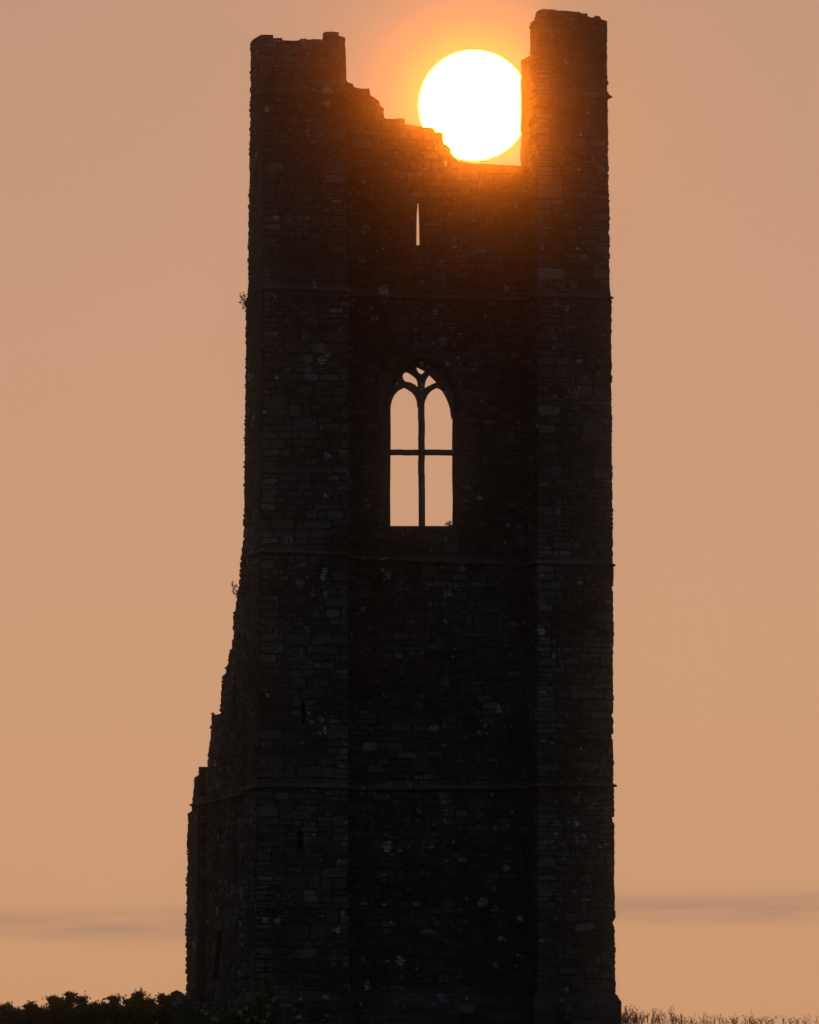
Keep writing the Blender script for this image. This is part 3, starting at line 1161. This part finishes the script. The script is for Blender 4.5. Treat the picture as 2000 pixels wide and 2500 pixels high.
# flowering elder at the foot of the left turret
re_ = random.Random(31)
EY = -4.0
etops = [(on_plane_y(x, y, EY + re_.uniform(-.5, .5)), r_) for x, y, r_ in ((560, 2052, .4), (572, 2078, .45), (545, 2098, .5), (520, 2112, .5), (487, 2128, .45), (455, 2138, .45), (590, 2125, .35))]
ex = sum(p.x for p, _ in etops) / len(etops)
eb = (ex, EY, ground_z(ex, EY))
elder = bush('elder_shrub', eb, etops, re_, 'low leafy shrub with flat cream flower heads at the foot of the left turret', 'shrub', None, M_ELDER, 0.13, 0.9, 0.75)
for zx, zy, wd in ((765, 1940, .22), (822, 1970, .32), (783, 2022, .24), (776, 2086, .34), (622, 2040, .22), (577, 2086, .24), (572, 2066, .16), (372, 2116, .36),
                   (318, 2080, .18), (630, 2130, .22), (742, 2140, .38), (398, 2124, .2), (690, 2112, .16)):
    px, py = Z1(zx, zy, 400, 1800, 3.08)
    c = on_plane_y(px, py, EY - 0.6) - Vector(eb)
    b = MB()
    for q in range(60):
        a, rad = re_.uniform(0, 6.283), math.sqrt(re_.random()) * wd * 0.5
        p = c + Vector((rad * math.cos(a), rad * math.sin(a), 0.05 * math.cos(rad / wd * 3) + re_.uniform(-.015, .015) + 0.1 * rad * math.cos(a)))
        b.cur = re_.random()
        leaf(b, p, rdir(re_, 0.3), Vector((0, 0, 1)), 0.035, 0.03)
        if q % 6 == 0:
            b.tube([c - Vector((0, 0, 0.12)), p], 0.004, 0.003, 3)
    b.build('flower_head', M_FLOWER, elder, recalc=False)


# little plants rooted in the joints of the masonry
def wall_plant(px, py, tips, r, label, pxbase, heads=True, y=None):
    if y is None:
        q = on_side(pxbase[0], pxbase[1])
        w = O + EU * u0(q[1]) + EV * q[0] + Vector((0, 0, q[1]))
    else:
        w = O + EU * y[0] + EV * y[1] + Vector((0, 0, y[2]))
    root = empty('wall_plant', w)
    st, hd = MB(), MB()
    yy = w.y
    for tx, ty in tips:
        e = on_plane_y(tx, ty, yy) - w
        m1 = e * 0.55 + Vector((0, r.uniform(-.05, .05), -0.12 * e.length))
        st.tube([Vector((0.12, 0, 0)), m1, e], 0.012, 0.006, 3)
        for k in range(3):
            f = r.uniform(.45, 1)
            p = m1.lerp(e, f)
            q = p + Vector((r.uniform(-.09, .04), r.uniform(-.05, .05), r.uniform(0.0, .1)))
            st.tube([p, q], 0.005, 0.004, 3)
            for s in range(8):
                hd.cur = r.random()
                leaf(hd, q + rdir(r) * 0.018, rdir(r), rdir(r), 0.05, 0.035)
        for s in range(9):
            leaf(hd, m1 * r.uniform(0.0, 1.0) + rdir(r) * 0.05, rdir(r), rdir(r), 0.09, 0.04)
    st.build('stems', M_BARK, root, recalc=False)
    hd.build('seed_heads' if heads else 'leaves', M_LEAF, root, recalc=False)
    tag(root, label, 'plant')


rw = random.Random(63)
wall_plant(0, 0, [(513, 616), (507, 622), (506, 640), (512, 632), (509, 629), (514, 651), (515, 622)], rw,
           'spindly weed with seed heads sprouting beside the upper string course, left of the tower', (520, 640))
wall_plant(0, 0, [(491, 1230), (489, 1246), (493, 1238), (497, 1255), (494, 1250), (499, 1234), (490, 1236)], rw,
           'small leafy weed clinging to the left edge above the broken wall', (508, 1252), False)
wall_plant(0, 0, [(446.5, 1502), (452, 1506), (449, 1508)], rw,
           'tiny weed on the ledge of the stepped ruined wall', (456, 1512), False)
su, sz2 = on_front(948, 1107.5, VT)
wall_plant(0, 0, [(944, 1104), (947, 1102), (950, 1103), (941, 1105)], rw, 'tuft of weed on the right end of the window sill', None, False, (su, VT, sz2))

# grass on the knoll
rgx = random.Random(5)
gb = MB()
for k in range(26000):
    x = rgx.uniform(-14, 18)
    y = rgx.choice((rgx.uniform(-9, -0.4), rgx.uniform(-5, 4)))
    if x < 4 and rgx.random() < 0.5:
        continue
    h = rgx.uniform(0.08, 0.22) * (1.0 if x > 4.5 else 0.7) * (0.9 if x < 9.5 else 0.55) * (1.25 if 4.5 < x < 8.6 and y < 0 else 1.0) * (0.8 + 0.5 * mnoise.noise(Vector((x * .8, y * .8, 2))))
    p = Vector((x, y, ground_z(x, y) - 0.02))
    ln = Vector((rgx.uniform(-.5, .5), rgx.uniform(-.3, .3), 1)) * h
    w = rgx.uniform(0.008, 0.016)
    s = Vector((w, rgx.uniform(-.01, .01), 0))
    m1 = p + Vector((ln.x * .3, ln.y * .3, ln.z * .6))
    gb.cur = rgx.random()
    gb.add([p - s, p + s, m1 + s * .7, p + ln, m1 - s * .7], [(0, 1, 2, 4), (4, 2, 3)])
tag(gb.build('grass', M_GRASS, recalc=False), kind='stuff')
# dead flower stalks along the skyline right of the tower
sb = MB()
for k in range(260):
    px = 1300 + 440 * rgx.random() ** 2.1
    tall = {True: rgx.uniform(2132, 2152), False: rgx.uniform(2143, 2158)}[px < 1420 or rgx.random() < 0.1]
    if px < 1425 and rgx.random() < 0.25:
        tall = rgx.uniform(2122, 2138)
    y = rgx.uniform(0.5, 6)
    top = on_plane_y(px, tall, y)
    p = Vector((top.x + rgx.uniform(-.18, .18), y, ground_z(top.x, y)))
    m1 = p.lerp(top, .55) + Vector((rgx.uniform(-.05, .05), 0, 0))
    sb.cur = rgx.random()
    sb.tube([p, m1, top], 0.011, 0.006, 3)
    for q in range(rgx.randrange(1, 6)):
        c = p.lerp(top, rgx.uniform(.5, .95))
        e = c + Vector((rgx.uniform(-.14, .14), rgx.uniform(-.1, .1), rgx.uniform(.05, .2)))
        sb.tube([c, e], 0.006, 0.004, 3)
        for s in range(3):
            leaf(sb, e + rdir(rgx) * .01, rdir(rgx, .8), rdir(rgx), .05, .025)
tag(sb.build('dry_stalks', M_DRY, recalc=False), kind='stuff')

# ------------------------------------------------------------------ scattering volume added to imitate the sun's lens glow over sky and tower
hz = bpy.data.materials.new('glow_haze')
hz.use_nodes = True
t = hz.node_tree
t.nodes.remove(t.nodes['Principled BSDF'])
pv = N(t, 'ShaderNodeVolumePrincipled')
pv.inputs['Color'].default_value = (0.98, 0.97, 0.96, 1)
pv.inputs['Density'].default_value = 1.0e-4
pv.inputs['Anisotropy'].default_value = 0.9968
L(t, pv.outputs[0], t.nodes['Material Output'].inputs['Volume'])
b = MB()
zt_ = max(p[1] for p in tr_) + 1.5
x0, x1, y0, y1, z0, z1 = -805, 805, -905, 905, -16.5, zt_
b.add([(x0, y0, z0), (x1, y0, z0), (x1, y1, z0), (x0, y1, z0), (x0, y0, z1), (x1, y0, z1), (x1, y1, z1), (x0, y1, z1)],
      [(0, 3, 2, 1), (4, 5, 6, 7), (0, 1, 5, 4), (1, 2, 6, 5), (2, 3, 7, 6), (3, 0, 4, 7)])
tag(b.build('glow_haze', hz), kind='stuff')
